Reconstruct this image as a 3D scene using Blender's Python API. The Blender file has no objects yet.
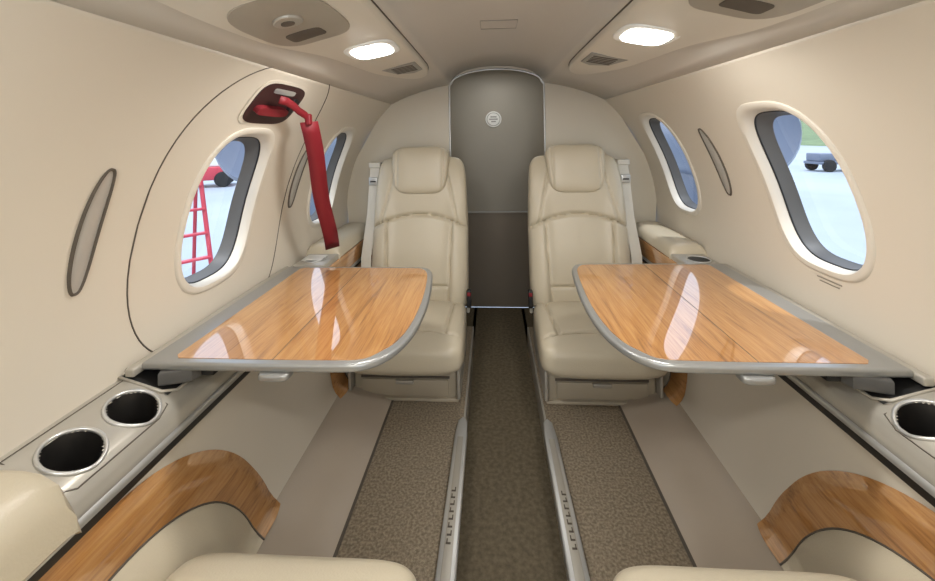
import bpy, math, bmesh
from mathutils import Vector, Matrix, Euler
C = bpy.context
scene = C.scene
COL = scene.collection

# ---------------------------------------------------------------- materials
def srgb(r, g, b):
    def f(c):
        c /= 255.0
        return c/12.92 if c <= 0.04045 else ((c+0.055)/1.055)**2.4
    return (f(r), f(g), f(b), 1)

def mat(name, col, rough=0.5, metal=0.0, bump=0.0, bscale=200, coat=0.0, mottled=0.0, mscale=20, col2=None, emit=None, estr=0, spec=0.5):
    m = bpy.data.materials.new(name); m.use_nodes = True
    nt = m.node_tree; N = nt.nodes; L = nt.links
    b = N['Principled BSDF']
    b.inputs['Base Color'].default_value = col
    b.inputs['Roughness'].default_value = rough
    b.inputs['Metallic'].default_value = metal
    b.inputs['Specular IOR Level'].default_value = spec
    b.inputs['Coat Weight'].default_value = coat
    b.inputs['Coat Roughness'].default_value = 0.03
    tc = N.new('ShaderNodeTexCoord')
    if mottled > 0:
        n = N.new('ShaderNodeTexNoise'); n.inputs['Scale'].default_value = mscale
        n.inputs['Detail'].default_value = 6
        L.new(tc.outputs['Object'], n.inputs['Vector'])
        r = N.new('ShaderNodeValToRGB')
        c2 = col2 if col2 else tuple(c*(1-mottled) for c in col[:3])+(1,)
        r.color_ramp.elements[0].position = 0.35; r.color_ramp.elements[0].color = c2
        r.color_ramp.elements[1].position = 0.65; r.color_ramp.elements[1].color = col
        L.new(n.outputs['Fac'], r.inputs['Fac']); L.new(r.outputs['Color'], b.inputs['Base Color'])
    if bump > 0:
        n2 = N.new('ShaderNodeTexNoise'); n2.inputs['Scale'].default_value = bscale
        n2.inputs['Detail'].default_value = 3
        L.new(tc.outputs['Object'], n2.inputs['Vector'])
        bp = N.new('ShaderNodeBump'); bp.inputs['Strength'].default_value = bump
        bp.inputs['Distance'].default_value = 0.002
        L.new(n2.outputs['Fac'], bp.inputs['Height']); L.new(bp.outputs['Normal'], b.inputs['Normal'])
    if emit:
        b.inputs['Emission Color'].default_value = emit
        b.inputs['Emission Strength'].default_value = estr
    return m

M_wall = mat('wall_panel_cream', srgb(209, 200, 184), 0.38, bump=0.05, bscale=400)
M_ceil = mat('ceiling_panel', srgb(198, 192, 182), 0.5, bump=0.05, bscale=300)
M_bulk = mat('bulkhead_cream', srgb(208, 199, 180), 0.38)
M_psu = mat('service_panel_cream', srgb(212, 205, 191), 0.4)
M_leather = mat('leather_cream', srgb(194, 183, 160), 0.33, bump=0.3, bscale=260)
M_seatbase = mat('seat_base_taupe', srgb(165, 154, 134), 0.45)
M_champ = mat('champagne_paint', srgb(176, 171, 160), 0.32, metal=0.35)
M_silver = mat('brushed_silver', srgb(200, 200, 197), 0.3, metal=0.65)
M_frame = mat('table_frame_grey', srgb(158, 158, 155), 0.3, metal=0.5)
M_dark = mat('black_plastic', srgb(22, 22, 22), 0.5)
M_cup = mat('cup_liner_dark', srgb(34, 32, 30), 0.35, metal=0.2)
M_gasket = mat('window_reveal_grey', srgb(88, 87, 85), 0.5)
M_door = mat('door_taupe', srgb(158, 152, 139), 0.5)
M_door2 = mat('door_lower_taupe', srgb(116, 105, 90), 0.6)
M_carpet = mat('carpet_taupe', srgb(158, 144, 123), 0.95, bump=1.0, bscale=600, mottled=0.48, mscale=140, spec=0.1)
M_aisle = mat('aisle_carpet', srgb(104, 94, 76), 0.95, bump=1.0, bscale=400, mottled=0.35, mscale=70, spec=0.1)
M_kick = mat('kick_panel_taupe', srgb(166, 153, 137), 0.34, mottled=0.06, mscale=6)
M_red = mat('red_fabric', srgb(120, 16, 28), 0.6)
M_maroon = mat('recess_maroon', srgb(52, 22, 22), 0.5)
M_redp = mat('red_paint', srgb(200, 62, 78), 0.4)
M_belt = mat('belt_webbing', srgb(200, 194, 180), 0.7, bump=0.4, bscale=700)
M_white = mat('white_plastic', srgb(235, 235, 230), 0.4)
M_oval = mat('oval_vent_mesh', srgb(150, 147, 140), 0.4, metal=0.3)
M_podp = mat('air_outlet_plate_taupe', srgb(158, 150, 136), 0.4)
M_lens = mat('oval_lens_grey', srgb(178, 175, 168), 0.3, metal=0.2)
M_lamp = mat('lamp_diffuser', srgb(255, 250, 240), 0.4, emit=(1.0, 0.97, 0.92, 1), estr=9)
M_seam = mat('seam_dark', srgb(86, 78, 68), 0.7)
M_seaml = mat('seam_light', srgb(138, 130, 116), 0.7)
M_rubber = mat('rubber', srgb(30, 30, 32), 0.8)
M_apron = mat('apron_concrete', srgb(172, 180, 187), 0.6, mottled=0.15, mscale=0.25)
M_grass = mat('grass', srgb(122, 140, 98), 0.9, mottled=0.3, mscale=0.6)
M_nac = mat('nacelle_grey', srgb(112, 120, 136), 0.3)

def wood():
    m = bpy.data.materials.new('wood_veneer'); m.use_nodes = True
    nt = m.node_tree; N = nt.nodes; L = nt.links; b = N['Principled BSDF']
    tc = N.new('ShaderNodeTexCoord'); mp = N.new('ShaderNodeMapping')
    mp.inputs['Scale'].default_value = (24, 1.8, 22)
    mp.inputs['Rotation'].default_value = (0, 0, 0.05)
    L.new(tc.outputs['Object'], mp.inputs['Vector'])
    n = N.new('ShaderNodeTexNoise'); n.inputs['Scale'].default_value = 1.0
    n.inputs['Detail'].default_value = 8; n.inputs['Roughness'].default_value = 0.70
    n.inputs['Distortion'].default_value = 1.8
    L.new(mp.outputs['Vector'], n.inputs['Vector'])
    mp2 = N.new('ShaderNodeMapping'); mp2.inputs['Scale'].default_value = (300, 10, 200)
    L.new(tc.outputs['Object'], mp2.inputs['Vector'])
    n2 = N.new('ShaderNodeTexNoise'); n2.inputs['Scale'].default_value = 1.0; n2.inputs['Detail'].default_value = 3
    L.new(mp2.outputs['Vector'], n2.inputs['Vector'])
    mx = N.new('ShaderNodeMix'); mx.data_type = 'FLOAT'; mx.inputs[0].default_value = 0.33
    L.new(n.outputs['Fac'], mx.inputs[2]); L.new(n2.outputs['Fac'], mx.inputs[3])
    r = N.new('ShaderNodeValToRGB')
    e = r.color_ramp.elements
    e[0].position = 0.34; e[0].color = srgb(126, 82, 42)
    e[1].position = 0.66; e[1].color = srgb(204, 154, 94)
    x = e.new(0.47); x.color = srgb(180, 125, 68)
    L.new(mx.outputs[0], r.inputs['Fac']); L.new(r.outputs['Color'], b.inputs['Base Color'])
    b.inputs['Roughness'].default_value = 0.35
    b.inputs['Coat Weight'].default_value = 1.0
    b.inputs['Coat Roughness'].default_value = 0.012
    b.inputs['Coat IOR'].default_value = 2.5
    return m
M_wood = wood()

def glass():
    m = bpy.data.materials.new('window_acrylic'); m.use_nodes = True
    nt = m.node_tree; N = nt.nodes; L = nt.links
    for n in list(N):
        if n.type == 'BSDF_PRINCIPLED': N.remove(n)
    out = [n for n in N if n.type == 'OUTPUT_MATERIAL'][0]
    t = N.new('ShaderNodeBsdfTransparent'); t.inputs['Color'].default_value = (0.95, 0.97, 1, 1)
    g = N.new('ShaderNodeBsdfGlossy'); g.inputs['Roughness'].default_value = 0.02
    mx = N.new('ShaderNodeMixShader'); mx.inputs['Fac'].default_value = 0.05
    L.new(t.outputs[0], mx.inputs[1]); L.new(g.outputs[0], mx.inputs[2]); L.new(mx.outputs[0], out.inputs['Surface'])
    return m
M_glass = glass()

# ---------------------------------------------------------------- helpers
def empty(name, loc=(0, 0, 0), rz=0):
    o = bpy.data.objects.new(name, None); COL.objects.link(o)
    o.location = loc; o.rotation_euler = (0, 0, rz); o.empty_display_size = 0.1
    return o

def mesh(name, verts, faces, m, parent=None, smooth=True, sharp=40):
    me = bpy.data.meshes.new(name); me.from_pydata([tuple(v) for v in verts], [], faces)
    bm = bmesh.new(); bm.from_mesh(me)
    bmesh.ops.remove_doubles(bm, verts=bm.verts, dist=1e-5)
    bmesh.ops.recalc_face_normals(bm, faces=bm.faces)
    bm.to_mesh(me); bm.free()
    me.materials.append(m)
    o = bpy.data.objects.new(name, me); COL.objects.link(o)
    for p in me.polygons: p.use_smooth = smooth
    if smooth: me.set_sharp_from_angle(angle=math.radians(sharp))
    if parent: o.parent = parent
    return o

def box(name, x0, x1, y0, y1, z0, z1, m, parent=None, bev=0.004, seg=3):
    bm = bmesh.new(); bmesh.ops.create_cube(bm, size=1)
    for v in bm.verts:
        v.co = ((x0+x1)/2+v.co.x*(x1-x0), (y0+y1)/2+v.co.y*(y1-y0), (z0+z1)/2+v.co.z*(z1-z0))
    if bev > 0:
        bev = min(bev, 0.45*min(abs(x1-x0), abs(y1-y0), abs(z1-z0)))
        bmesh.ops.bevel(bm, geom=bm.edges[:], offset=bev, segments=seg, profile=0.5, affect='EDGES')
    bmesh.ops.recalc_face_normals(bm, faces=bm.faces)
    me = bpy.data.meshes.new(name); bm.to_mesh(me); bm.free(); me.materials.append(m)
    o = bpy.data.objects.new(name, me); COL.objects.link(o)
    for p in me.polygons: p.use_smooth = True
    me.set_sharp_from_angle(angle=math.radians(35))
    if parent: o.parent = parent
    return o

def prism(name, outline, z0, z1, m, parent=None, bev=0.0, zf=None):
    bm = bmesh.new()
    vs = [bm.verts.new((x, y, z0)) for x, y in outline]
    f = bm.faces.new(vs)
    r = bmesh.ops.extrude_face_region(bm, geom=[f])
    for g in r['geom']:
        if isinstance(g, bmesh.types.BMVert): g.co.z = z1
    bmesh.ops.recalc_face_normals(bm, faces=bm.faces)
    if bev > 0:
        es = [e for e in bm.edges if abs(e.verts[0].co.z-e.verts[1].co.z) < 1e-6]
        bmesh.ops.bevel(bm, geom=es, offset=bev, segments=3, profile=0.5, affect='EDGES')
    if zf:
        for v in bm.verts: v.co.z += zf(v.co.x, v.co.y)
    me = bpy.data.meshes.new(name); bm.to_mesh(me); bm.free(); me.materials.append(m)
    o = bpy.data.objects.new(name, me); COL.objects.link(o)
    for p in me.polygons: p.use_smooth = True
    me.set_sharp_from_angle(angle=math.radians(35))
    if parent: o.parent = parent
    return o

def tube(name, pts, r, m, parent=None, cyclic=False):
    cu = bpy.data.curves.new(name, 'CURVE'); cu.dimensions = '3D'
    cu.bevel_depth = r; cu.bevel_resolution = 3; cu.use_fill_caps = True
    s = cu.splines.new('POLY')
    s.points.add(len(pts)-1)
    for p, q in zip(s.points, pts): p.co = (q[0], q[1], q[2], 1)
    s.use_cyclic_u = cyclic
    cu.materials.append(m)
    o = bpy.data.objects.new(name, cu); COL.objects.link(o)
    if parent: o.parent = parent
    return o

def sweep(name, profile, ys, m, parent=None, smooth=True):
    v = []; f = []
    n = len(profile)
    for y in ys:
        for x, z in profile: v.append((x, y, z))
    for j in range(len(ys)-1):
        for i in range(n-1):
            a = j*n+i; f.append((a, a+1, a+n+1, a+n))
    return mesh(name, v, f, m, parent, smooth)

def se(t, a, b, n=2.6):
    c, s = math.cos(t), math.sin(t)
    return (a*math.copysign(abs(c)**(2/n), c), b*math.copysign(abs(s)**(2/n), s))

def sel(a, b, n=4, cx=0, cy=0, k=40):
    return [(cx+se(2*math.pi*t/k, a, b, n)[0], cy+se(2*math.pi*t/k, a, b, n)[1]) for t in range(k)]

def chaikin(p, it=2, closed=True):
    for _ in range(it):
        q = []
        m = len(p)
        for i in range(m if closed else m-1):
            a = p[i]; b = p[(i+1) % m]
            q.append((a[0]*.75+b[0]*.25, a[1]*.75+b[1]*.25)); q.append((a[0]*.25+b[0]*.75, a[1]*.25+b[1]*.75))
        p = q
    return p

R = 0.83; ZC = 0.60
def wx(z): return math.sqrt(max(0.0, R*R-(z-ZC)**2))
Y0 = -1.0; YB = 2.15
sides = {'left': -1, 'right': 1}

# ---------------------------------------------------------------- windows data
WIN = {-1: [(1.10, 0.835), (1.81, 0.850), (0.28, 0.85)], 1: [(1.09, 0.878), (1.825, 0.890), (0.24, 0.87)]}
WA, WB = 0.160, 0.226
WN = 3.1
def inside(y, z, cy, cz, a, b, n=WN):
    return abs((y-cy)/a)**n+abs((z-cz)/b)**n < 1

# ---------------------------------------------------------------- side walls
for nm, s in sides.items():
    th0 = math.asin((0.0-ZC)/R); th1 = math.asin((1.205-ZC)/R)
    nt, ny = 130, 330
    v = []; f = []
    for j in range(ny+1):
        y = Y0+(YB+0.05-Y0)*j/ny
        for i in range(nt+1):
            th = th0+(th1-th0)*i/nt
            v.append((s*R*math.cos(th), y, ZC+R*math.sin(th)))
    for j in range(ny):
        for i in range(nt):
            a = j*(nt+1)+i
            yc = (v[a][1]+v[a+nt+1][1])/2; zc = (v[a][2]+v[a+1][2])/2
            if any(inside(yc, zc, cy, cz, WA-0.014, WB-0.014) for cy, cz in WIN[s]): continue
            f.append((a, a+1, a+nt+2, a+nt+1) if s > 0 else (a, a+nt+1, a+nt+2, a+1))
    o = mesh('wall_'+nm, v, f, M_wall)
    sol = o.modifiers.new('thick', 'SOLIDIFY'); sol.thickness = 0.03; sol.offset = 1.0
    me = o.data
    p = me.polygons[0]
    if p.normal.x*s < 0: me.flip_normals()

# windows
k = 1
for nm, s in sides.items():
    for (cy, cz) in WIN[s]:
        par = empty('window_%d' % k); k += 1
        loops = [(0, 0.0), (0.002, 0.004), (0.006, 0.006), (0.016, 0.005), (0.021, -0.003), (0.025, -0.022)]
        loops2 = [(0.025, -0.022), (0.028, -0.030), (0.033, -0.058), (0.036, -0.062)]
        T = 72
        for (lp, mm, pn) in ((loops, M_psu, 'bezel'), (loops2, M_gasket, 'reveal')):
            v = []; f = []
            for (ins, off) in lp:
                for t in range(T):
                    dy, dz = se(2*math.pi*t/T, WA-ins, WB-ins, WN)
                    v.append((s*(wx(cz+dz)-off), cy+dy, cz+dz))
            for a in range(len(lp)-1):
                for t in range(T):
                    f.append((a*T+t, a*T+(t+1) % T, (a+1)*T+(t+1) % T, (a+1)*T+t))
            mesh(pn, v, f, mm, par)
        pts = []
        for t in range(T):
            dy, dz = se(2*math.pi*t/T, WA-0.0255, WB-0.0255, WN)
            pts.append((s*(wx(cz+dz)+0.024), cy+dy, cz+dz))
        tube('gasket', pts, 0.0025, M_dark, par, cyclic=True)
        v = [(s*(wx(cz)+0.060), cy, cz)]; f = []
        for t in range(T):
            dy, dz = se(2*math.pi*t/T, WA-0.03, WB-0.03, WN)
            v.append((s*(wx(cz+dz)+0.060), cy+dy, cz+dz))
        for t in range(T): f.append((0, 1+t, 1+(t+1) % T))
        mesh('pane', v, f, M_glass, par)

def oval(s, cy, cz, a=0.030):
    par = empty('oval_wall_vent')
    T = 48; b = 0.120
    v = []; f = []
    lp = [(0, 0), (0.0015, 0.005), (0.004, 0.005), (0.006, 0.001)]
    for ins, off in lp:
        for t in range(T):
            dy, dz = se(2*math.pi*t/T, a-ins, b-ins, 2.3)
            v.append((s*(wx(cz+dz)-off), cy+dy, cz+dz))
    for q in range(len(lp)-1):
        for t in range(T): f.append((q*T+t, q*T+(t+1) % T, (q+1)*T+(t+1) % T, (q+1)*T+t))
    mesh('rim', v, f, M_seam, par)
    v = []; f = []
    rings = 6
    for q in range(rings):
        sc = 1-q/rings
        for t in range(T):
            dy, dz = se(2*math.pi*t/T, (a-0.005)*sc, (b-0.005)*sc, 2.3)
            v.append((s*(wx(cz+dz)-0.0015-0.004*(1-sc**2)), cy+dy, cz+dz))
    v.append((s*(wx(cz)-0.0055), cy, cz))
    for q in range(rings-1):
        for t in range(T): f.append((q*T+t, q*T+(t+1) % T, (q+1)*T+(t+1) % T, (q+1)*T+t))
    for t in range(T): f.append(((rings-1)*T+t, (rings-1)*T+(t+1) % T, rings*T))
    mesh('lens', v, f, M_lens, par)
oval(-1, 0.705, 0.86, 0.023); oval(-1, 1.50, 0.88); oval(1, 1.46, 0.92); oval(1, 0.62, 0.90)

pts = []
T = 80
for t in range(T):
    dy, dz = se(2*math.pi*t/T, 0.315, 0.375, 3.2)
    y = 1.13+dy; z = 0.85+dz
    pts.append((-(wx(z)-0.0003), y, z))
tube('trim_exit_seam', pts, 0.0016, M_seam, cyclic=True)

# ---------------------------------------------------------------- ceiling
prof = [(0, 1.397), (0.08, 1.394), (0.16, 1.378), (0.205, 1.358), (0.235, 1.332), (0.243, 1.312), (0.252, 1.303), (0.27, 1.299),
        (0.33, 1.288), (0.40, 1.270), (0.47, 1.248), (0.53, 1.223), (0.5695, 1.204)]
full = [(-x, z) for x, z in reversed(prof)]+prof[1:]
o = sweep('ceiling', full, [Y0+i*(YB+0.05-Y0)/8 for i in range(9)], M_ceil)
sol = o.modifiers.new('thick', 'SOLIDIFY'); sol.thickness = 0.04; sol.offset = 1.0
if o.data.polygons[0].normal.z < 0: o.data.flip_normals()
def cz_(x):
    x = abs(x)
    for (a, za), (b, zb) in zip(prof, prof[1:]):
        if a <= x <= b: return za+(zb-za)*(x-a)/(b-a)
    return prof[-1][1]
tube('trim_ceiling_hatch', [(x, y, cz_(x)-0.001) for x, y in [(-0.06, 1.28), (0.06, 1.28), (0.06, 1.38), (-0.06, 1.38)]], 0.0010, M_oval, cyclic=True)

def cbase(x, y): return 1.299-0.19*(abs(x)-0.27)-0.12*max(0, abs(x)-0.40)
def strip_on_ceiling(name, outline, m, parent, d0=0.0, th=0.012, bev=0.004):
    return prism(name, outline, -d0-th, -d0, m, parent, bev=bev, zf=cbase)
for nm, s in sides.items():
    par = empty('overhead_service_panel')
    out = [(0.262, -0.4), (0.262, 1.42), (0.275, 1.60), (0.31, 1.66), (0.355, 1.64), (0.40, 1.52), (0.43, 1.38), (0.445, 1.18), (0.455, 1.02), (0.475, 0.92), (0.50, 0.82), (0.505, 0.60), (0.49, 0.45), (0.46, 0.30), (0.46, -0.4)]
    if s < 0: out = [(-x, y) for x, y in reversed(out)]
    oc = chaikin(out)
    strip_on_ceiling('panel', oc, M_psu, par, d0=-0.006, th=0.026, bev=0.007)
    tube('panel_shadow_gap', [(x, y, cz_(x)-0.001) for x, y in oc], 0.0022, M_seam, par, cyclic=True)
    D = 0.011
    LY = 1.06 if s < 0 else 0.99; LX = s*0.345
    strip_on_ceiling('lamp_bezel', sel(0.066, 0.078, 3.6, LX, LY, 48), M_white, par, d0=D+0.008, th=0.006, bev=0.002)
    strip_on_ceiling('lamp_lens', sel(0.051, 0.061, 3.4, LX, LY, 48), M_lamp, par, d0=D+0.010, th=0.008, bev=0.002)
    gx = s*0.335; gy = 1.40 if s < 0 else 1.33
    strip_on_ceiling('grille_frame', [(gx-s*0.055, gy-0.085), (gx+s*0.06, gy-0.07), (gx+s*0.035, gy+0.05), (gx-s*0.02, gy+0.09), (gx-s*0.055, gy+0.06)][::s], M_oval, par, d0=D+0.009, th=0.004, bev=0.001)
    for i in range(5):
        yy = gy-0.055+i*0.022
        strip_on_ceiling('slat_%d' % i, [(gx-s*0.005-0.037, yy-0.0035), (gx-s*0.005+0.037, yy-0.0035), (gx-s*0.005+0.037, yy+0.0035), (gx-s*0.005-0.037, yy+0.0035)], M_seam, par, d0=D+0.0125, th=0.002, bev=0)
    px = s*0.40; py = 0.745 if s < 0 else 0.650
    strip_on_ceiling('outlet_plate', sel(0.082, 0.130, 3.2, px, py), M_podp, par, d0=D+0.008, th=0.005, bev=0.0018)
    strip_on_ceiling('switch_block', sel(0.036, 0.026, 5, px+s*0.01, py+0.065), M_seam, par, d0=D+0.012, th=0.004, bev=0.001)
    strip_on_ceiling('air_nozzle', sel(0.026, 0.026, 2, px+s*0.0, py-0.03, 24), M_champ, par, d0=D+0.012, th=0.010, bev=0.004)
    strip_on_ceiling('air_nozzle_bore', sel(0.012, 0.012, 2, px+s*0.0, py-0.03, 24), M_seam, par, d0=D+0.0205, th=0.003, bev=0)

# ---------------------------------------------------------------- aft bulkhead with arched opening
OW = 0.254
def arch(t):
    x = -OW+2*OW*t
    return (x, 1.295+0.085*math.sqrt(max(0, 1-(x/OW)**2)))
inner = [(-OW, -0.12), (-OW, 0.3), (-OW, 0.8), (-OW, 1.2)]+[arch(i/24) for i in range(25)]+[(OW, 1.2), (OW, 0.8), (OW, 0.3), (OW, -0.12)]
n = len(inner)
outer = []
for i, (x, z) in enumerate(inner):
    if z < -0.1: outer.append((math.copysign(0.55, x), -0.12)); continue
    if z < 1.21:
        outer.append((math.copysign(wx(min(z, 1.35))+0.03, x), z))
    else:
        a = (i-4)/24*math.pi
        outer.append((-0.6*math.cos(a), 1.25+0.25*math.sin(a)))
th = 0.03
v = []; f = []
for y in (YB, YB+th):
    for p in inner: v.append((p[0], y, p[1]))
    for p in outer: v.append((p[0], y, p[1]))
for b in (0, 2*n):
    for i in range(n-1): f.append((b+i, b+i+1, b+n+i+1, b+n+i))
for i in range(n-1): f.append((i, i+1, 2*n+i+1, 2*n+i))
mesh('wall_aft', v, f, M_bulk)
tube('trim_arch', [(x*0.995, YB-0.004, z) for x, z in inner[2:-2]], 0.005, M_silver)
YD = 2.62
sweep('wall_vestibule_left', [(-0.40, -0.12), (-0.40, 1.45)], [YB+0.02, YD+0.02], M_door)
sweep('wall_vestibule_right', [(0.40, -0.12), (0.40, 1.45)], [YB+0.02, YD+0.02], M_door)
box('ceiling_vestibule', -0.42, 0.42, YB+0.03, YD+0.04, 1.45, 1.47, M_ceil, bev=0)
dp = empty('door_1')
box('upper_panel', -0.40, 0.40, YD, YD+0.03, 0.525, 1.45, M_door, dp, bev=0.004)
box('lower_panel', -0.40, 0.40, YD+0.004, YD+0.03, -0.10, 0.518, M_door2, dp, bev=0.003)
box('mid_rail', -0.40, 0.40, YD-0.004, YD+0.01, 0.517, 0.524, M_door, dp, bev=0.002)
sg = empty('round_sign')
o = prism('disc', sel(0.052, 0.052, 2), 0, 0.004, M_white, sg, bev=0.001)
o.matrix_world = Matrix.Translation((-0.015, YD-0.002, 1.13)) @ Matrix.Rotation(math.radians(90), 4, 'X')
tube('ring', [(-0.015+0.042*math.cos(t*math.pi/20), YD-0.0065, 1.13+0.042*math.sin(t*math.pi/20)) for t in range(40)], 0.002, M_oval, sg, cyclic=True)
for i, (w, z) in enumerate(((0.04, 1.145), (0.055, 1.13), (0.03, 1.115))):
    box('bar_%d' % i, -0.015-w/2, -0.015+w/2, YD-0.008, YD-0.005, z-0.004, z+0.004, M_oval, sg, bev=0)

# ---------------------------------------------------------------- floor
fl = empty('floor')
box('aisle_carpet', -0.16, 0.16, Y0, YD, -0.13, -0.10, M_aisle, fl, bev=0)
for nm, s in sides.items():
    a, b = sorted((s*0.150, s*0.435))
    box('side_carpet_'+nm, a, b, Y0, YB, -0.03, 0.0, M_carpet, fl, bev=0.002)
    a, b = sorted((s*0.142, s*0.150))
    box('aisle_riser_'+nm, a, b, Y0, YB, -0.12, -0.001, M_champ, fl, bev=0.001)
    a, b = sorted((s*0.142, s*0.60))
    box('vestibule_fill_'+nm, a, b, YB, YD, -0.13, -0.10, M_aisle, fl, bev=0)
    a, b = sorted((s*0.43, s*0.80))
    box('underfloor_'+nm, a, b, Y0, YB, -0.06, -0.04, M_dark, fl, bev=0)
    rl = empty('aisle_track_cover')
    xs = 0.148
    w = 0.028
    pl = [(xs-w/2-0.006, 0.35), (xs+w/2+0.022, 0.35), (xs+w/2+0.010, 1.36), (xs+w/2+0.004, 1.42), (xs+0.002, 1.44), (xs-w/2, 1.42), (xs-w/2-0.004, 1.36)]
    if s < 0: pl = [(-x, y) for x, y in pl[::-1]]
    prism('cover', pl, 0.001, 0.016, M_silver, rl, bev=0.005)
    pl2 = [(xs-0.006, 0.36), (xs+0.022, 0.36), (xs+0.013, 1.34), (xs-0.006, 1.34)]
    if s < 0: pl2 = [(-x, y) for x, y in pl2[::-1]]
    prism('inset', pl2, 0.0155, 0.0175, M_champ, rl, bev=0.0008)
    for i in range(8):
        yy = 0.985+0.021*i
        box('letter_%d' % i, *sorted((s*(xs+0.001), s*(xs+0.013))), yy, yy+0.005, 0.0172, 0.0179, M_seam, rl, bev=0)
        box('letter_bar_%d' % i, *sorted((s*(xs+(0.001 if i % 2 else 0.009)), s*(xs+(0.004 if i % 2 else 0.012)))), yy, yy+0.014, 0.0172, 0.0179, M_seam, rl, bev=0)

PR = [(0.702, 0.425), (0.700, 0.38), (0.690, 0.30), (0.668, 0.18), (0.640, 0.09), (0.622, 0.062), (0.60, 0.048), (0.52, 0.028), (0.45, 0.008), (0.432, 0.0)]
for nm, s in sides.items():
    sweep('wall_lower_'+nm, [(s*x, z) for x, z in PR[:6]], [Y0, 0, 1, YB], M_wall)
    sweep('baseboard_'+nm, [(s*x, z) for x, z in PR[5:]], [Y0, 0, 1, YB], M_kick)
    box('trim_carpet_edge', *sorted((s*0.428, s*0.436)), Y0, YB, -0.002, 0.003, M_seam, bev=0)

def px_(z):
    for (a, za), (b, zb) in zip(PR, PR[1:]):
        if zb <= z <= za: return b+(a-b)*(z-zb)/(za-zb)
    return 0.60

def pod(s, ytip, d, yend):
    par = empty('armrest_side_pod')
    K = 24
    ZT, ZI, ZB = 0.394, 0.300, 0.055
    def outer_c(t): return (ytip-d*0.40*(1-math.cos(t)), ZB+(ZT-ZB)*math.sin(t)**1.08)
    def inner_c(t): return (ytip-d*(0.095+0.32*(1-math.cos(t))), ZB+(ZI-ZB)*math.sin(t))
    co = [outer_c(math.pi/2*i/K) for i in range(K+1)]
    ci = [inner_c(math.pi/2*i/K) for i in range(K+1)]
    E = 10
    yo = co[-1][0]; yi = ci[-1][0]
    for i in range(1, E+1):
        co.append((yo+(yend-yo)*i/E, ZT+0.014*min(1, i/2))); ci.append((yi+(yend-yi)*i/E, ZI+0.03*min(1, i/2)))
    v = []; f = []
    n = len(co); rows = 6
    for r in range(rows+1):
        q = r/rows
        for i in range(n):
            y = co[i][0]*(1-q)+ci[i][0]*q; z = co[i][1]*(1-q)+ci[i][1]*q
            off = 0.010*math.sin(min(1, q*2)*math.pi/2)
            v.append((s*(px_(z)-0.002-off), y, z))
    for r in range(rows):
        for i in range(n-1): a = r*n+i; f.append((a, a+1, a+n+1, a+n))
    mesh('wood_band', v, f, M_wood, par)
    v = []; f = []; rows = 12
    for r in range(rows+1):
        q = r/rows
        for i in range(n):
            y = ci[i][0]; z = ci[i][1]*(1-q)+ZB*q
            bul = 0.012+0.035*math.sin(math.pi*min(1, q*1.0))**0.6*min(1, abs(y-ci[0][0])/0.12)
            if q > 0.97: bul = 0.012
            v.append((s*(px_(z)-bul), y, z))
    for r in range(rows):
        for i in range(n-1): a = r*n+i; f.append((a, a+1, a+n+1, a+n))
    mesh('leather_bolster', v, f, M_leather, par)
    tube('piping', [(s*(px_(z)-0.013), y, z) for y, z in ci], 0.002, M_seam, par)
for nm, s in sides.items():
    pod(s, 1.035 if s < 0 else 1.03, 1, -0.9)
    pod(s, 1.46, -1, 2.14)

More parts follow.
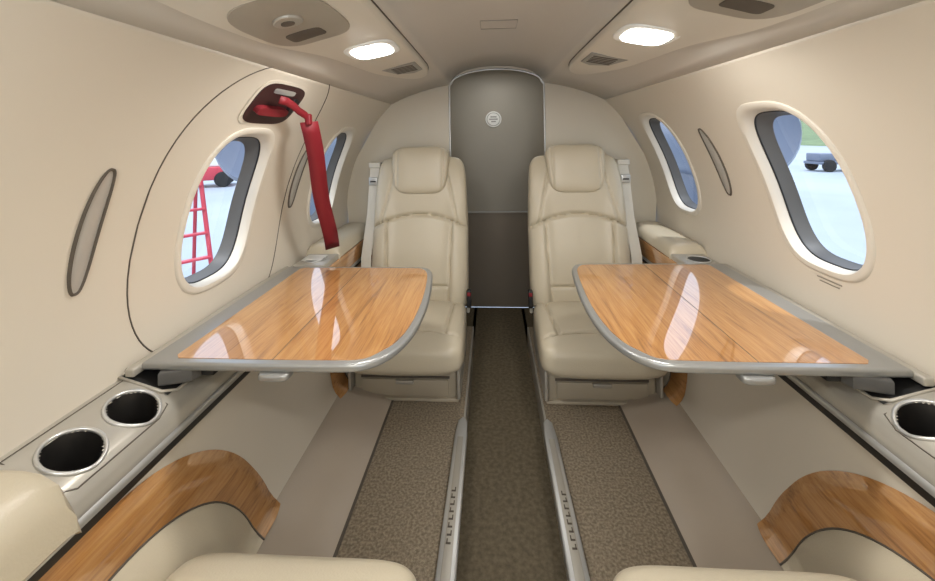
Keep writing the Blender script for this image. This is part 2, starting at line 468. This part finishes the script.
# ---------------------------------------------------------------- side ledge
DZ = -0.007
lp = [(0.829, 0.532), (0.815, 0.531), (0.80, 0.528), (0.785, 0.523), (0.77, 0.518), (0.755, 0.512), (0.74, 0.506), (0.725, 0.499), (0.712, 0.491), (0.702, 0.481), (0.694, 0.468), (0.688, 0.452), (0.686, 0.436), (0.690, 0.424), (0.706, 0.418)]
lp = [(x, z+DZ) for x, z in lp]
def lz(x):
    x = abs(x)
    for (a, za), (b, zb) in zip(lp, lp[1:]):
        if b <= x <= a: return zb+(za-zb)*(x-b)/(a-b)
    return 0.47
CUPS = {-1: [(0.752, 0.640), (0.748, 0.750)], 1: [(0.752, 0.658), (0.748, 0.770)]}
CR = 0.043
for nm, s in sides.items():
    led = empty('side_ledge')
    fp = []
    for (a, za), (b, zb) in zip(lp, lp[1:]):
        kk = max(1, int(math.hypot(a-b, za-zb)/0.004))
        for i in range(kk): fp.append((a+(b-a)*i/kk, za+(zb-za)*i/kk))
    fp.append(lp[-1])
    ys = []
    y = Y0
    while y < YB:
        ys.append(y); y += 0.005 if 0.5 < y < 0.85 else 0.05
    ys.append(YB)
    v = [(s*x, y, z) for y in ys for x, z in fp]; f = []
    n = len(fp)
    for j in range(len(ys)-1):
        for i in range(n-1):
            xc = (fp[i][0]+fp[i+1][0])/2; yc = (ys[j]+ys[j+1])/2
            if fp[i][1] > 0.46 and any(math.hypot(xc-cx, yc-cy) < CR-0.003 for cx, cy in CUPS[s]): continue
            a = j*n+i; f.append((a, a+1, a+n+1, a+n))
    mesh('ledge_shell', v, f, M_champ, led)
    sweep('dark_groove', [(s*0.6895, 0.4245+DZ), (s*0.691, 0.417+DZ), (s*0.697, 0.402+DZ)], [Y0, YB], M_dark, led)
    sweep('silver_mould', [(s*0.6855, 0.446+DZ), (s*0.682, 0.443+DZ), (s*0.681, 0.437+DZ), (s*0.682, 0.431+DZ), (s*0.687, 0.428+DZ)], [Y0, YB], M_silver, led)
    for ci, (cx, cy) in enumerate(CUPS[s]):
        cup = empty('cup_holder')
        T = 40
        ring = [(s*(cx+CR*math.cos(2*math.pi*t/T)), cy+CR*math.sin(2*math.pi*t/T)) for t in range(T)]
        tube('rim', [(x, y, lz(x)+0.001) for x, y in ring], 0.0035, M_silver, cup, cyclic=True)
        v = []; f = []
        for (rr, dz) in ((CR, 0), (CR-0.003, -0.012), (CR-0.005, -0.07), (CR-0.012, -0.075), (0.001, -0.075)):
            for t in range(T):
                x = cx+rr*math.cos(2*math.pi*t/T); y = cy+rr*math.sin(2*math.pi*t/T)
                base = lz(x) if dz > -0.05 else lz(cx)
                v.append((s*x, y, base+dz))
        for q in range(4):
            for t in range(T): f.append((q*T+t, q*T+(t+1) % T, (q+1)*T+(t+1) % T, (q+1)*T+t))
        mesh('liner', v, f, M_cup, cup)
    yA = CUPS[s][0][1]-0.058; yB2 = CUPS[s][1][1]+0.050
    tl = [(0.815, yA+0.004), (0.815, yB2), (0.71, yB2-0.01), (0.702, yB2-0.04), (0.702, yA+0.02), (0.71, yA+0.004)]
    tube('tray_edge', [(s*x, y, lz(x)+0.0005) for x, y in tl], 0.0013, M_seam, led, cyclic=True)
    ysl = yB2+0.004
    v = []; f = []
    xs_ = [0.822, 0.80, 0.77, 0.74, 0.715]
    sl = [ysl, ysl+0.2, 1.2, 1.50]
    for y in sl:
        for x in xs_: v.append((s*(x+0.006), y, lz(min(x+0.006, 0.828))+0.003))
    for j in range(3):
        for i in range(4): a = j*5+i; f.append((a, a+1, a+6, a+5))
    mesh('stowage_slot', v, f, M_dark, led)
    tube('slot_rim', [(s*0.718, 1.50, lz(0.718)+0.003), (s*0.718, ysl+0.02, lz(0.718)+0.003), (s*0.735, ysl, lz(0.735)+0.003), (s*0.824, ysl-0.004, lz(0.824)+0.005), (s*0.826, 1.5, 0.533)], 0.0035, M_champ, led)
    def pad(name, y0, y1, ztop, zb=0.448, e0=0.04, ex=0.0):
        v = []; f = []
        P = [(0.832, 0.0), (0.828, 0.6), (0.815, 0.9), (0.79, 1.0), (0.75, 1.0), (0.72, 0.96), (0.698-ex, 0.82), (0.684-ex, 0.5), (0.680-ex, 0.1), (0.69, -0.05)]
        NY = 30
        for j in range(NY+1):
            q = j/NY; y = y0+(y1-y0)*(0.5-0.5*math.cos(math.pi*q))
            e = min(1, min(y-y0, y1-y)/e0); e = math.sqrt(max(0, 1-(1-e)**2))
            for (x, h) in P:
                v.append((s*x, y, zb+(ztop-zb)*h*e))
        n = len(P)
        for j in range(NY):
            for i in range(n-1): a = j*n+i; f.append((a, a+1, a+n+1, a+n))
        return mesh(name, v, f, M_leather, led)
    pad('armrest_pad_front', -0.9, yA, 0.545, zb=0.425, e0=0.03, ex=0.006)
    box('aft_plinth', *sorted((s*0.686, s*0.815)), 1.515, 2.13, 0.45, 0.535, M_champ, led, bev=0.006)
    box('aft_wood_face', *sorted((s*0.679, s*0.688)), 1.53, 2.12, 0.44, 0.515, M_wood, led, bev=0.003)
    pad('armrest_pad_aft', 1.66, 2.13, 0.572, zb=0.515, e0=0.03)
    T = 32
    prism('aft_cup_liner', sel(0.04, 0.04, 2, s*0.755, 1.585, T), 0.530, 0.5365, M_dark, led)
    tube('aft_cup_rim', [(s*0.755+0.041*math.cos(2*math.pi*t/T), 1.585+0.041*math.sin(2*math.pi*t/T), 0.537) for t in range(T)], 0.003, M_silver, led, cyclic=True)
card = box('safety_card', -0.80, -0.72, 1.56, 1.63, 0.538, 0.541, M_white, None, bev=0.001)

# ---------------------------------------------------------------- folding tables
def table(s):
    par = empty('folding_table')
    y0, y1 = (0.822, 1.455) if s < 0 else (0.842, 1.50)
    XO = 0.795
    def outline(ins):
        pts = [(XO-ins, y0+ins), (0.36, y0+ins), (0.31, y0+0.008+ins), (0.272+ins, y0+0.035+ins*0.9), (0.243+ins, y0+0.09), (0.225+ins, y0+0.17), (0.220+ins, y0+0.30),
               (0.228+ins, y0+0.44), (0.240+ins, y1-0.09), (0.250+ins, y1-0.045-ins*0.6), (0.266+ins, y1-0.014-ins), (0.30, y1-ins), (XO-ins, y1-ins)]
        p = pts
        for _ in range(2):
            q = [p[0]]
            for a, b in zip(p, p[1:]):
                q.append((a[0]*.75+b[0]*.25, a[1]*.75+b[1]*.25)); q.append((a[0]*.25+b[0]*.75, a[1]*.25+b[1]*.75))
            q.append(p[-1]); p = q
        return p
    def mir(o): return [(s*x, y) for x, y in (o if s > 0 else o[::-1])]
    prism('frame', mir(outline(0)), 0.532, 0.550, M_frame, par, bev=0.006)
    ins = outline(0.018)
    SE = 0.512
    a = [p for p in ins if p[0] < SE-0.001]
    ylo = min(p[1] for p in ins); yhi = max(p[1] for p in ins)
    inner_leaf = [(SE-0.0013, ylo)]+a+[(SE-0.0013, yhi)]
    oc = 0.738
    outer_leaf = [(oc-0.012, ylo), (SE+0.0013, ylo), (SE+0.0013, yhi), (oc-0.012, yhi), (oc, yhi-0.012), (oc, ylo+0.012)]
    prism('leaf_inner', mir(inner_leaf), 0.5495, 0.5512, M_wood, par)
    prism('leaf_outer', mir(outer_leaf), 0.5495, 0.5512, M_wood, par)
    box('seam', *sorted((s*(SE-0.0013), s*(SE+0.0013))), ylo, yhi, 0.5490, 0.5508, M_seam, par, bev=0)
    box('hinge_rail', *sorted((s*0.795, s*0.816)), y0-0.02, y1+0.01, 0.528, 0.546, M_champ, par, bev=0.004)
    hx = s*0.50
    prism('release_handle', sel(0.034, 0.022, 3.5, hx, y0+0.010), 0.518, 0.533, M_frame, par, bev=0.005)
    prism('swing_arm', [(s*x, y) for x, y in ((0.69, y0+0.01), (0.75, y0-0.01), (0.775, y0+0.05), (0.72, y0+0.12), (0.66, y0+0.10))], 0.502, 0.534, M_gasket, par, bev=0.006)
    box('support_rail', *sorted((s*0.655, s*0.685)), y0+0.03, y1-0.05, 0.505, 0.533, M_dark, par, bev=0.003)
table(-1); table(1)

# ---------------------------------------------------------------- seats
def pillow(name, parent, org, ax, up, fr, W, H, Tf, Tb, m, nu=56, nv=72, pe=7, qe=5, wf=None, df=None):
    ax, up, fr, org = Vector(ax), Vector(up), Vector(fr), Vector(org)
    vs = []; fs = []
    def g(u, p): return max(0.0, 1-abs(u)**p)**(1.0/p)
    for side in (1, -1):
        for j in range(nv+1):
            v_ = math.sin((j/nv*2-1)*math.pi/2)
            for i in range(nu+1):
                u_ = math.sin((i/nu*2-1)*math.pi/2)
                w = W/2*(wf((v_+1)/2) if wf else 1)*max(0.02, g(v_, pe))
                x = u_*w; h = H/2+v_*H/2
                e = g(u_, qe)*g(v_, qe)
                d = (Tf if side > 0 else Tb)*e
                if side > 0 and df: d += df(x, h, u_, (v_+1)/2)*min(1, e*1.5)
                vs.append(org+ax*x+up*h+fr*(d*side))
    n = nu+1; tot = n*(nv+1)
    for sd in (0, 1):
        for j in range(nv):
            for i in range(nu):
                a = sd*tot+j*n+i; fs.append((a, a+1, a+n+1, a+n))
    return mesh(name, vs, fs, m, parent, sharp=75)
def gr(d, w): return math.exp(-(d/w)**2)

def seat(cx, cyf, rot, s_out, lean):
    par = empty('passenger_seat', (cx, cyf, 0), rot)
    def cush(x, h, u, v):
        d = 0.014*(abs(u)**3)
        d -= 0.013*gr(abs(x)-0.155-0.02*v, 0.006)*(1 if h > 0.09 else 0)
        d -= 0.013*gr(h-(0.085+0.02*(1-(x/0.2)**2)), 0.006)*(1 if abs(x) < 0.19 else 0.3)
        d += 0.010*math.cos(x/0.15*math.pi/2)*math.sin(math.pi*min(1, max(0, (h-0.1)/0.3))) if abs(x) < 0.15 else 0
        return d
    pillow('seat_cushion', par, (0, -0.005, 0.192), (1, 0, 0), (0, 1, 0), (0, 0, 1), 0.475, 0.46, 0.078, 0.080, M_leather, nu=84, nv=90, qe=3.6, pe=8, df=cush,
           wf=lambda v: 1.0-0.06*v)
    la = lean
    up = Vector((0, math.sin(la), math.cos(la))); fr = Vector((0, -math.cos(la), math.sin(la)))
    org = Vector((0, 0.42, 0.20))
    H = 0.735
    def back(x, h, u, v):
        d = 0.0
        b = 1/(1+math.exp(-(abs(x)-0.150)/0.012))
        d += 0.028*b*(1-abs(u)**6)*(1 if h < 0.44 else max(0, 1-(h-0.44)/0.12))
        seam_h = 0.448-1.2*x*x
        d -= 0.018*gr(h-seam_h, 0.0065)
        if h < seam_h: d -= 0.014*gr(abs(x)-(0.140+0.02*(h/0.44)), 0.006); d += 0.014*math.sin(math.pi*max(0, min(1, (seam_h-h)/0.40)))
        else:
            d += 0.010*math.sin(math.pi*max(0, min(1, (h-seam_h)/0.30)))
            d -= 0.010*gr(abs(x)-(0.180-0.22*(h-0.43)), 0.006)
        d -= 0.010*gr(h-0.12, 0.006)*(1 if abs(x) < 0.14 else 0)
        return d
    def wf(v):
        return 1.0 if v < 0.5 else (1.0-0.07*((v-0.5)/0.5)**1.3)
    pillow('seat_back', par, org, (1, 0, 0), up, fr, 0.465, H, 0.055, 0.06, M_leather, nu=90, nv=140, pe=10, qe=4.5, df=back, wf=wf)
    def hr(x, h, u, v):
        return 0.008*(abs(u)**2)-0.006*gr(abs(x)-0.112, 0.005)
    pillow('headrest', par, org+up*0.545+fr*0.045, (1, 0, 0), up, fr, 0.300, 0.235, 0.045, 0.05, M_leather, pe=4.5, qe=3.8, nu=60, nv=50, df=hr, wf=lambda v: 0.84+0.16*v)
    box('pedestal', -0.205, 0.205, 0.09, 0.50, 0.0, 0.130, M_seatbase, par, bev=0.012)
    box('drawer_front', -0.17, 0.17, 0.082, 0.094, 0.02, 0.080, M_seatbase, par, bev=0.003)
    box('drawer_slot', -0.175, 0.175, 0.086, 0.092, 0.084, 0.092, M_seam, par, bev=0)
    box('drawer_latch', -0.035, 0.035, 0.074, 0.084, 0.066, 0.080, M_champ, par, bev=0.003)
    box('base_lip', -0.21, 0.21, 0.075, 0.50, 0.0, 0.012, M_seatbase, par, bev=0.003)
    for sx in (-1, 1):
        a, b = sorted((sx*0.206, sx*0.218))
        box('side_plate', a, b, 0.06, 0.47, 0.02, 0.17, M_champ, par, bev=0.004)
        a, b = sorted((sx*0.19, sx*0.212))
        box('track_leg', a, b, 0.16, 0.42, -0.0, 0.03, M_silver, par, bev=0.003)
    box('rear_frame', -0.19, 0.19, 0.42, 0.47, 0.10, 0.30, M_seatbase, par, bev=0.01)
    xo = s_out*0.246
    tp = org+up*0.70
    pts = [(xo, tp.y+0.0, tp.z-0.005), (xo, tp.y-0.03, tp.z-0.10), (xo+s_out*0.006, tp.y-0.055, tp.z-0.25), (xo+s_out*0.008, 0.42, 0.46), (xo+s_out*0.006, 0.40, 0.30)]
    v = []; f = []
    for i, p in enumerate(pts):
        for dx, dy in ((-0.024, 0), (0.024, 0.0), (0.024, 0.003), (-0.024, 0.003)): v.append((p[0]+dx, p[1]+dy, p[2]))
    for i in range(len(pts)-1):
        for q in range(4): a = i*4+q; b = i*4+(q+1) % 4; f.append((a, b, b+4, a+4))
    f.append((0, 1, 2, 3)); k_ = (len(pts)-1)*4; f.append((k_, k_+1, k_+2, k_+3))
    mesh('shoulder_belt', v, f, M_belt, par)
    box('belt_guide', xo-0.03, xo+0.03, tp.y-0.012, tp.y+0.03, tp.z-0.015, tp.z+0.012, M_belt, par, bev=0.004)
    box('belt_tongue', xo-0.022, xo+0.022, tp.y-0.042, tp.y-0.030, tp.z-0.10, tp.z-0.06, M_silver, par, bev=0.004)
    box('belt_slot', xo-0.014, xo+0.014, tp.y-0.0435, tp.y-0.040, tp.z-0.085, tp.z-0.078, M_dark, par, bev=0)
    box('belt_buckle', -s_out*0.238-0.010, -s_out*0.238+0.010, 0.36, 0.385, 0.24, 0.32, M_dark, par, bev=0.004)
    box('buckle_button', -s_out*0.238-0.008, -s_out*0.238+0.008, 0.357, 0.366, 0.295, 0.312, M_red, par, bev=0.002)
    tube('lap_belt_stub', [(-s_out*0.230, 0.42, 0.20), (-s_out*0.237, 0.385, 0.25)], 0.008, M_belt, par)
    return par
seat(-0.384, 1.46, 0, -1, math.radians(12))
seat(0.372, 1.46, 0, 1, math.radians(12))
seat(-0.402, 0.742, math.pi, 1, math.radians(27))
seat(0.394, 0.754, math.pi, -1, math.radians(27))

# ---------------------------------------------------------------- exit handle and streamer
eh = empty('emergency_exit_handle')
hz = 1.128; hy = 1.10
th = math.asin((hz-ZC)/R)
Xh = -wx(hz)
upv = Vector((math.sin(th), 0, math.cos(th))); nin = Vector((math.cos(th), 0, -math.sin(th))); yv = Vector((0, 1, 0))
def onwall(a, b, c=0): return Vector((Xh, hy, hz))+yv*a+upv*b+nin*c
def plate(name, outline, c0, c1, m, par):
    v = [onwall(a, b, c0) for a, b in outline]+[onwall(a, b, c1) for a, b in outline]
    n = len(outline); f = [tuple(range(n)), tuple(range(n, 2*n))]+[(i, (i+1) % n, n+(i+1) % n, n+i) for i in range(n)]
    return mesh(name, v, f, m, par, smooth=False)
plate('recess_frame', sel(0.126, 0.078), -0.01, 0.004, M_wall, eh)
plate('recess', sel(0.115, 0.068), -0.01, 0.0055, M_maroon, eh)
plate('handle_bar', sel(0.075, 0.013, 4, -0.015, -0.018), 0.005, 0.020, M_red, eh)
plate('handle_label', sel(0.055, 0.008, 6, -0.005, 0.044), 0.005, 0.007, M_silver, eh)
plate('handle_stop', sel(0.012, 0.03, 4, 0.075, 0.0), 0.005, 0.015, M_dark, eh)
st = empty('safety_streamer')
def ribbon(name, pts, w, wd, m, par):
    v = []; f = []
    for p in pts:
        p = Vector(p); v.append(p-wd*w/2); v.append(p+wd*w/2)
    for i in range(len(pts)-1): a = 2*i; f.append((a, a+1, a+3, a+2))
    o = mesh(name, v, f, m, par); sm = o.modifiers.new('t', 'SOLIDIFY'); sm.thickness = 0.002
    return o
ribbon('loop', [onwall(-0.05, 0.03, 0.026), onwall(-0.02, 0.03, 0.030), onwall(0.03, 0.020, 0.032), onwall(0.070, 0.008, 0.036), (-0.606, 1.21, 1.100), (-0.604, 1.235, 1.080)], 0.022, Vector((0.3, 0.1, 0.9)).normalized(), M_red, st)
tail = []
for i in range(15):
    q = i/14
    tail.append((-0.602-0.062*q+0.004*math.sin(q*9), 1.225+0.315*q, 1.08-0.485*q-0.01*math.sin(q*math.pi)))
ribbon('tail', tail, 0.055, Vector((0.75, 0.65, 0.1)).normalized(), M_red, st)
box('snap', -0.612, -0.594, 1.215, 1.235, 1.07, 1.105, M_red, st, bev=0.005)

pc = empty('window_placard')
for i, w in enumerate((0.075, 0.06)):
    z = 0.640-0.009*i
    box('text_line_%d' % i, wx(z)-0.0012, wx(z)+0.002, 1.08-w/2, 1.08+w/2, z-0.0015, z+0.0015, M_seaml, pc, bev=0)

# ---------------------------------------------------------------- outside
box('ground', -150, 150, -150, 150, -1.45, -1.30, M_apron, bev=0)
sweep('grass_bank', [(44, -1.29), (58, 0.6), (75, 5.2), (95, 11.0)], [-120, 0, 140], M_grass)
ct = empty('ground_cart', (19.0, 23.2, -1.30), 0.0)
box('deck', -1.4, 1.4, -0.6, 0.6, 0.40, 0.55, M_nac, ct, bev=0.03)
box('engine_cover', -1.35, -0.5, -0.5, 0.5, 0.55, 1.0, M_nac, ct, bev=0.08)
box('seat', 0.1, 0.5, -0.4, 0.4, 0.55, 1.15, M_rubber, ct, bev=0.05)
tube('hoop', [(1.0, -0.5, 0.5), (1.0, -0.5, 1.2), (1.0, 0.5, 1.2), (1.0, 0.5, 0.5)], 0.04, M_rubber, ct)
tube('tow_bar', [(1.4, 0, 0.4), (2.2, 0, 0.25)], 0.05, M_rubber, ct)
for i, (x, y) in enumerate(((-0.95, -0.6), (0.95, -0.6), (-0.95, 0.6), (0.95, 0.6))):
    w = prism('wheel_%d' % i, sel(0.33, 0.33, 2, 0, 0, 24), -0.1, 0.1, M_rubber, ct, bev=0.04)
    w.location = (x, y, 0.33); w.rotation_euler = (math.pi/2, 0, 0)
tt = empty('tow_tractor', (-14.4, 19.0, -1.30), 0.5)
box('body', -1.5, 1.5, -0.8, 0.8, 0.35, 1.0, M_redp, tt, bev=0.06)
box('hood', -1.5, -0.3, -0.7, 0.7, 1.0, 1.3, M_redp, tt, bev=0.08)
box('cab', 0.1, 1.3, -0.7, 0.7, 1.0, 1.9, M_white, tt, bev=0.08)
for i, (x, y) in enumerate(((-1, -0.8), (1, -0.8), (-1, 0.8), (1, 0.8))):
    w = prism('wheel_%d' % i, sel(0.38, 0.38, 2, 0, 0, 24), -0.12, 0.12, M_rubber, tt, bev=0.04)
    w.location = (x, y, 0.38); w.rotation_euler = (math.pi/2, 0, 0)
ld = empty('step_ladder', (-3.50, 4.15, -1.30), 0.9)
Hh = 2.1
for sx in (-0.24, 0.24):
    tube('rail_front', [(sx*1.35, -0.45, 0), (sx, 0.0, Hh)], 0.024, M_redp, ld)
    tube('rail_back', [(sx*1.35, 0.7, 0), (sx, 0.06, Hh)], 0.020, M_redp, ld)
for i in range(7):
    z = 0.26*(i+1); q = z/Hh; hw = 0.24*(1.35-0.35*q)
    box('step_%d' % i, -hw, hw, -0.45*(1-q)-0.04, -0.45*(1-q)+0.04, z-0.012, z+0.012, M_redp, ld, bev=0.005)
box('top_cap', -0.26, 0.26, -0.06, 0.12, Hh-0.03, Hh+0.03, M_redp, ld, bev=0.01)
def wing_nacelle(s):
    par = empty('wing_with_engine')
    v = []; f = []; T = 36
    x, y, z = s*(2.78 if s > 0 else 2.78), 5.6, 1.00
    P = [(-1.15, 0.40), (-1.18, 0.45), (-1.1, 0.52), (-0.7, 0.57), (0.0, 0.58), (0.9, 0.50), (1.6, 0.30), (1.6, 0.22)]
    for (yy, r) in P:
        for t in range(T): v.append((x+r*math.cos(2*math.pi*t/T), y+yy, z+r*math.sin(2*math.pi*t/T)))
    for q in range(len(P)-1):
        for t in range(T): f.append((q*T+t, q*T+(t+1) % T, (q+1)*T+(t+1) % T, (q+1)*T+t))
    f.append(tuple(range(T)))
    mesh('cowl', v, f, M_nac, par)
    box('pylon', x-0.12, x+0.12, y-0.1, y+1.1, -0.55, z-0.45, M_nac, par, bev=0.05)
    v = []; f = []
    for (x, ys_, ye, zt) in ((0.7, 5.2, 7.2, -0.65), (4.0, 5.6, 6.8, -0.5)):
        for t in range(16):
            a = 2*math.pi*t/16
            yy = (ys_+ye)/2+(ye-ys_)/2*math.cos(a); zz = zt+0.10*math.sin(a)*(1-0.5*math.cos(a))
            v.append((s*x, yy, zz))
    for t in range(16): f.append((t, (t+1) % 16, 16+(t+1) % 16, 16+t))
    f.append(tuple(range(16))); f.append(tuple(range(16, 32)))
    mesh('wing', v, f, M_nac, par)
wing_nacelle(1); wing_nacelle(-1)

# ---------------------------------------------------------------- lights
def area(name, loc, size, power, rot=(0, 0, 0), col=(1, 0.98, 0.95), sy=None):
    l = bpy.data.lights.new(name, 'AREA'); l.energy = power; l.size = size; l.color = col
    if sy: l.shape = 'RECTANGLE'; l.size_y = sy
    o = bpy.data.objects.new(name, l); COL.objects.link(o); o.location = loc; o.rotation_euler = rot
    return o
for nm, s in sides.items():
    for y in ((1.06 if s < 0 else 0.99), 0.1, -0.6):
        area('ceiling_lamp', (s*0.345, y, 1.238), 0.09, 3.7, (0, 0, 0), sy=0.1)
area('door_fill_light', (0, 2.30, 1.43), 0.25, 1.3, (0, 0, 0), sy=0.15)  # unseen fill light added in the vestibule to lighten the door panels
area('cabin_fill_light', (0, -0.95, 0.75), 1.0, 10.0, (math.radians(95), 0, 0), col=(0.97, 0.985, 1.0), sy=0.9)  # added fill behind the camera, brightens ceiling and door; not a real opening
l = bpy.data.lights.new('sun', 'SUN'); l.energy = 2.6; l.angle = 0.05
o = bpy.data.objects.new('sun', l); COL.objects.link(o); o.rotation_euler = (math.radians(12), math.radians(8), 0)

w = bpy.data.worlds.new('sky'); scene.world = w; w.use_nodes = True
nt = w.node_tree; N = nt.nodes; L = nt.links
bg = N['Background']
tc = N.new('ShaderNodeTexCoord'); sp = N.new('ShaderNodeSeparateXYZ'); rp = N.new('ShaderNodeValToRGB')
L.new(tc.outputs['Generated'], sp.inputs[0]); L.new(sp.outputs['Z'], rp.inputs['Fac'])
rp.color_ramp.elements[0].color = (0.84, 0.91, 1.0, 1); rp.color_ramp.elements[1].color = (0.55, 0.72, 1.0, 1)
L.new(rp.outputs['Color'], bg.inputs['Color']); bg.inputs['Strength'].default_value = 2.0

scene.view_settings.view_transform = 'Standard'
scene.view_settings.look = 'None'
scene.view_settings.exposure = 0.0

# ---------------------------------------------------------------- camera
cam = bpy.data.cameras.new('camera'); co = bpy.data.objects.new('camera', cam); COL.objects.link(co)
cam.sensor_width = 36; cam.sensor_fit = 'HORIZONTAL'; cam.lens = 36*400/935
cam.shift_y = -155.5/935
cam.clip_start = 0.02; cam.clip_end = 500
co.matrix_world = Matrix.Translation((-0.03, 0, 1.03)) @ Matrix.Rotation(math.radians(3.43), 4, 'Z') @ Matrix.Rotation(math.radians(90), 4, 'X') @ Matrix.Rotation(math.radians(-1.0), 4, 'Z')
scene.camera = co
